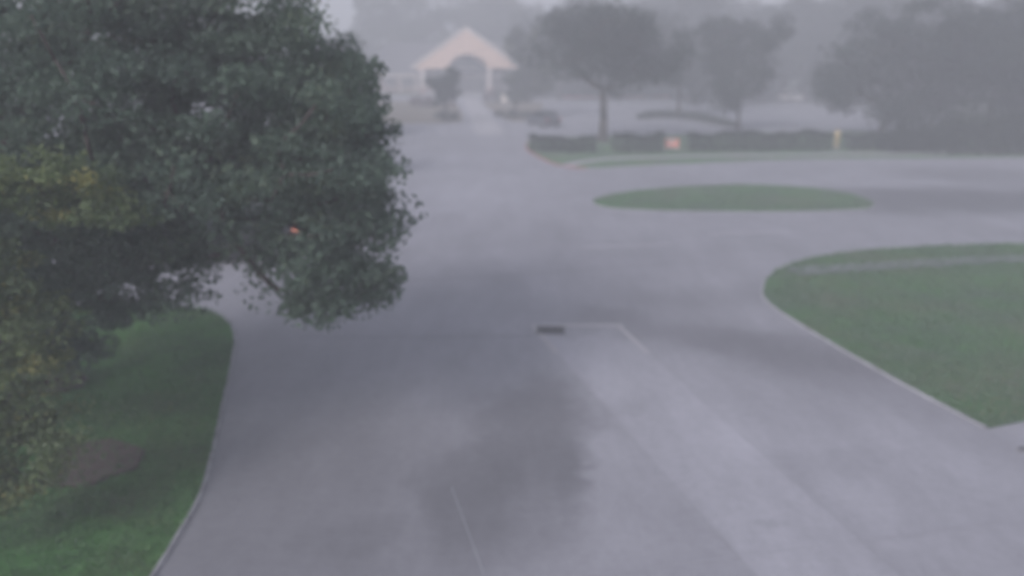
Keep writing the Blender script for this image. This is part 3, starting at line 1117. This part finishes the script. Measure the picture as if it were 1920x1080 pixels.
t = NT("lit_tail_lamp")
t.b.inputs["Emission Color"].default_value = (1.0, 0.42, 0.28, 1)
t.b.inputs["Emission Strength"].default_value = 0.55
M_lit = t.finish((0.4, 0.05, 0.03), 0.25, 0.5)
make_car("black car across the road under the oak boughs, its tail lamp glowing", SUV_LOC, SUV_RZ, paint("black_paint", (0.016, 0.017, 0.02)), H=1.72, L=4.5, W=1.85, suv=True, lamp=M_lit, group=None)

# ------------------------------------------------------------------ small things
# red and white sign by the hedge
c = G(1259, 283)
S = thing("verge_sign", (c.x, c.y, .06), "small red and white sign low in the gap of the hedge", "sign", R(4))
M_signr = simple("sign_red", (0.85, 0.26, 0.17), 0.5, 0.3, 0.1)
M_signw = simple("sign_white", (0.8, 0.74, 0.70), 0.5, 0.3, 0.05)
bm = bmesh.new()
box(bm, (0, 0, .44), (.98, .05, .62), bev=.01)
pn = obj("panel", bm, M_signr, S)
bm = bmesh.new()
box(bm, (-.05, -.032, .60), (.60, .012, .16))
box(bm, (-.02, -.032, .20), (.86, .012, .09))
obj("white_band", bm, M_signw, pn)
for s in (-1, 1):
    bm = bmesh.new()
    box(bm, (s * .42, .05, .36), (.05, .05, .84), bev=.008)
    obj("post", bm, M_signw, S)
# yellow post
c = G(1567, 281)
S = thing("marker_post", (c.x, c.y, .06), "stout yellow marker post at the end of the long hedge", "post")
M_yel = simple("yellow_paint", (0.56, 0.44, 0.23), 0.55, 0.3, 0.12, 3.0)
bm = bmesh.new()
lathe(bm, [(.20, -.05), (.20, 1.10), (.19, 1.18), (.13, 1.26), (.05, 1.30)], 20)
obj("shaft", bm, M_yel, S, smooth=True)
bm = bmesh.new()
lathe(bm, [(.30, -.08), (.30, .05), (.27, .08)], 20)
obj("base", bm, M_kerb, S)
# cream utility cabinet
c = G(946, 194)
S = thing("utility_cabinet", (c.x, c.y, .06), "small cream utility cabinet right of the porch", "cabinet")
M_cab = simple("cabinet_cream", (0.70, 0.62, 0.54), 0.5, 0.3, 0.06)
bm = bmesh.new()
box(bm, (0, 0, .62), (.92, .55, 1.1), bev=.03)
obj("cabinet_body", bm, M_cab, S)
bm = bmesh.new()
box(bm, (0, 0, 1.20), (1.02, .65, .07), bev=.02)
obj("lid", bm, M_cab, S)
bm = bmesh.new()
box(bm, (0, -.285, .62), (.76, .02, .92), bev=.006)
d = obj("door", bm, M_cab, S)
bm = bmesh.new()
box(bm, (.30, -.305, .65), (.04, .03, .16), bev=.008)
obj("handle", bm, M_trimd, d)
bm = bmesh.new()
box(bm, (0, 0, .03), (1.2, .8, .10), bev=.02)
obj("plinth", bm, M_kerb, S)
# drain
c = (G(1008, 626) + G(1057, 626) + G(1008, 613) + G(1057, 613)) / 4
dw = (G(1057, 620) - G(1008, 620)).length
dd = G(1032, 613).y - G(1032, 627).y
M_iron = simple("cast_iron", (0.15, 0.15, 0.16), 0.7, 0.4, 0.2)
S = thing("drain_grate", (c.x, c.y, 0.0), "square dark iron drain grate set in the pale concrete of the driveway", "drain", R(-3))
bm = bmesh.new()
for sx, sy, lx, ly in ((0, dd / 2, dw + .1, .05), (0, -dd / 2, dw + .1, .05), (dw / 2, 0, .05, dd - .05), (-dw / 2, 0, .05, dd - .05)):
    box(bm, (sx, sy, .006), (lx, ly, .016))
obj("frame", bm, M_iron, S)
bm = bmesh.new()
for i in range(9):
    box(bm, (-dw / 2 + (i + .5) * dw / 9, 0, .008), (.035, dd - .05, .012))
box(bm, (0, 0, .0065), (dw - .05, .04, .012))
obj("grate", bm, M_iron, S)
bm = bmesh.new()
box(bm, (0, 0, .0045), (dw - .05, dd - .05, .003))
obj("sump", bm, simple("sump_dark", (0.06, 0.06, 0.065), 0.9, 0.1), S)
# dark lid at the right edge
c = G(1922, 846)
bm = bmesh.new()
lathe(bm, [(.11, 0), (.11, .03), (.095, .045)], 20)
S = thing("valve_cover", (c.x, c.y, 0), "small dark round valve cover on the concrete near the lawn corner", "valve cover")
obj("lid", bm, M_iron, S)
bm = bmesh.new()
lathe(bm, [(.14, 0), (.14, .02), (.125, .024)], 20)
obj("collar", bm, M_kerb, S)

# ------------------------------------------------------------------ air
HZ = 0.0078
bm = bmesh.new()
box(bm, (0, 135, 15.5), (560, 440, 34))
hz = obj("haze", bm, None) if False else None
me = bpy.data.meshes.new("haze")
bm.to_mesh(me); bm.free()
hz = link("haze", me)
tag(hz, "pale lilac mist that hangs over the whole place", "haze", kind="stuff")
m = bpy.data.materials.new("mist")
m.use_nodes = True
nt = m.node_tree
nt.nodes.remove(nt.nodes["Principled BSDF"])
pv = nt.nodes.new("ShaderNodeVolumePrincipled")
pv.inputs["Color"].default_value = (0.905, 0.920, 0.965, 1)
pv.inputs["Density"].default_value = HZ
pv.inputs["Anisotropy"].default_value = 0.0
nt.links.new(pv.outputs[0], nt.nodes["Material Output"].inputs["Volume"])
me.materials.append(m)

# ------------------------------------------------------------------ light
SUN_EL, SUN_AZ = R(36), R(218)          # azimuth measured clockwise from +Y: behind the camera, to the left
w = bpy.data.worlds.new("World")
scene.world = w
w.use_nodes = True
nt = w.node_tree
bg = nt.nodes["Background"]
sky = nt.nodes.new("ShaderNodeTexSky")
sky.sky_type = "NISHITA"
sky.sun_disc = False
sky.sun_elevation = SUN_EL
sky.sun_rotation = SUN_AZ
sky.air_density = 1.0
sky.dust_density = 6.0
sky.ozone_density = 2.0
hs = nt.nodes.new("ShaderNodeHueSaturation")      # overcast: the cloud takes most of the blue out
hs.inputs["Saturation"].default_value = 0.35
nt.links.new(sky.outputs[0], hs.inputs["Color"])
tn = nt.nodes.new("ShaderNodeMix")
tn.data_type, tn.blend_type = "RGBA", "MULTIPLY"
tn.inputs[0].default_value = 1.0
tn.inputs[7].default_value = (0.935, 0.950, 1.055, 1)
nt.links.new(hs.outputs[0], tn.inputs[6])
nt.links.new(tn.outputs[2], bg.inputs["Color"])
bg.inputs["Strength"].default_value = 0.115
sd = bpy.data.lights.new("sun", "SUN")
sd.energy = 1.35
sd.angle = R(22)
sd.color = (1.0, 0.95, 0.93)
so = bpy.data.objects.new("sun", sd)
COL.objects.link(so)
dirv = Vector((math.sin(SUN_AZ) * math.cos(SUN_EL), math.cos(SUN_AZ) * math.cos(SUN_EL), math.sin(SUN_EL)))
so.rotation_euler = dirv.to_track_quat("Z", "Y").to_euler()

vs_ = scene.view_settings
vs_.view_transform = "Standard"
vs_.look = "None"
vs_.exposure = 0.28
vs_.gamma = 1.0
scene.cycles.max_bounces = 8
scene.cycles.volume_bounces = 2
scene.cycles.use_denoising = True
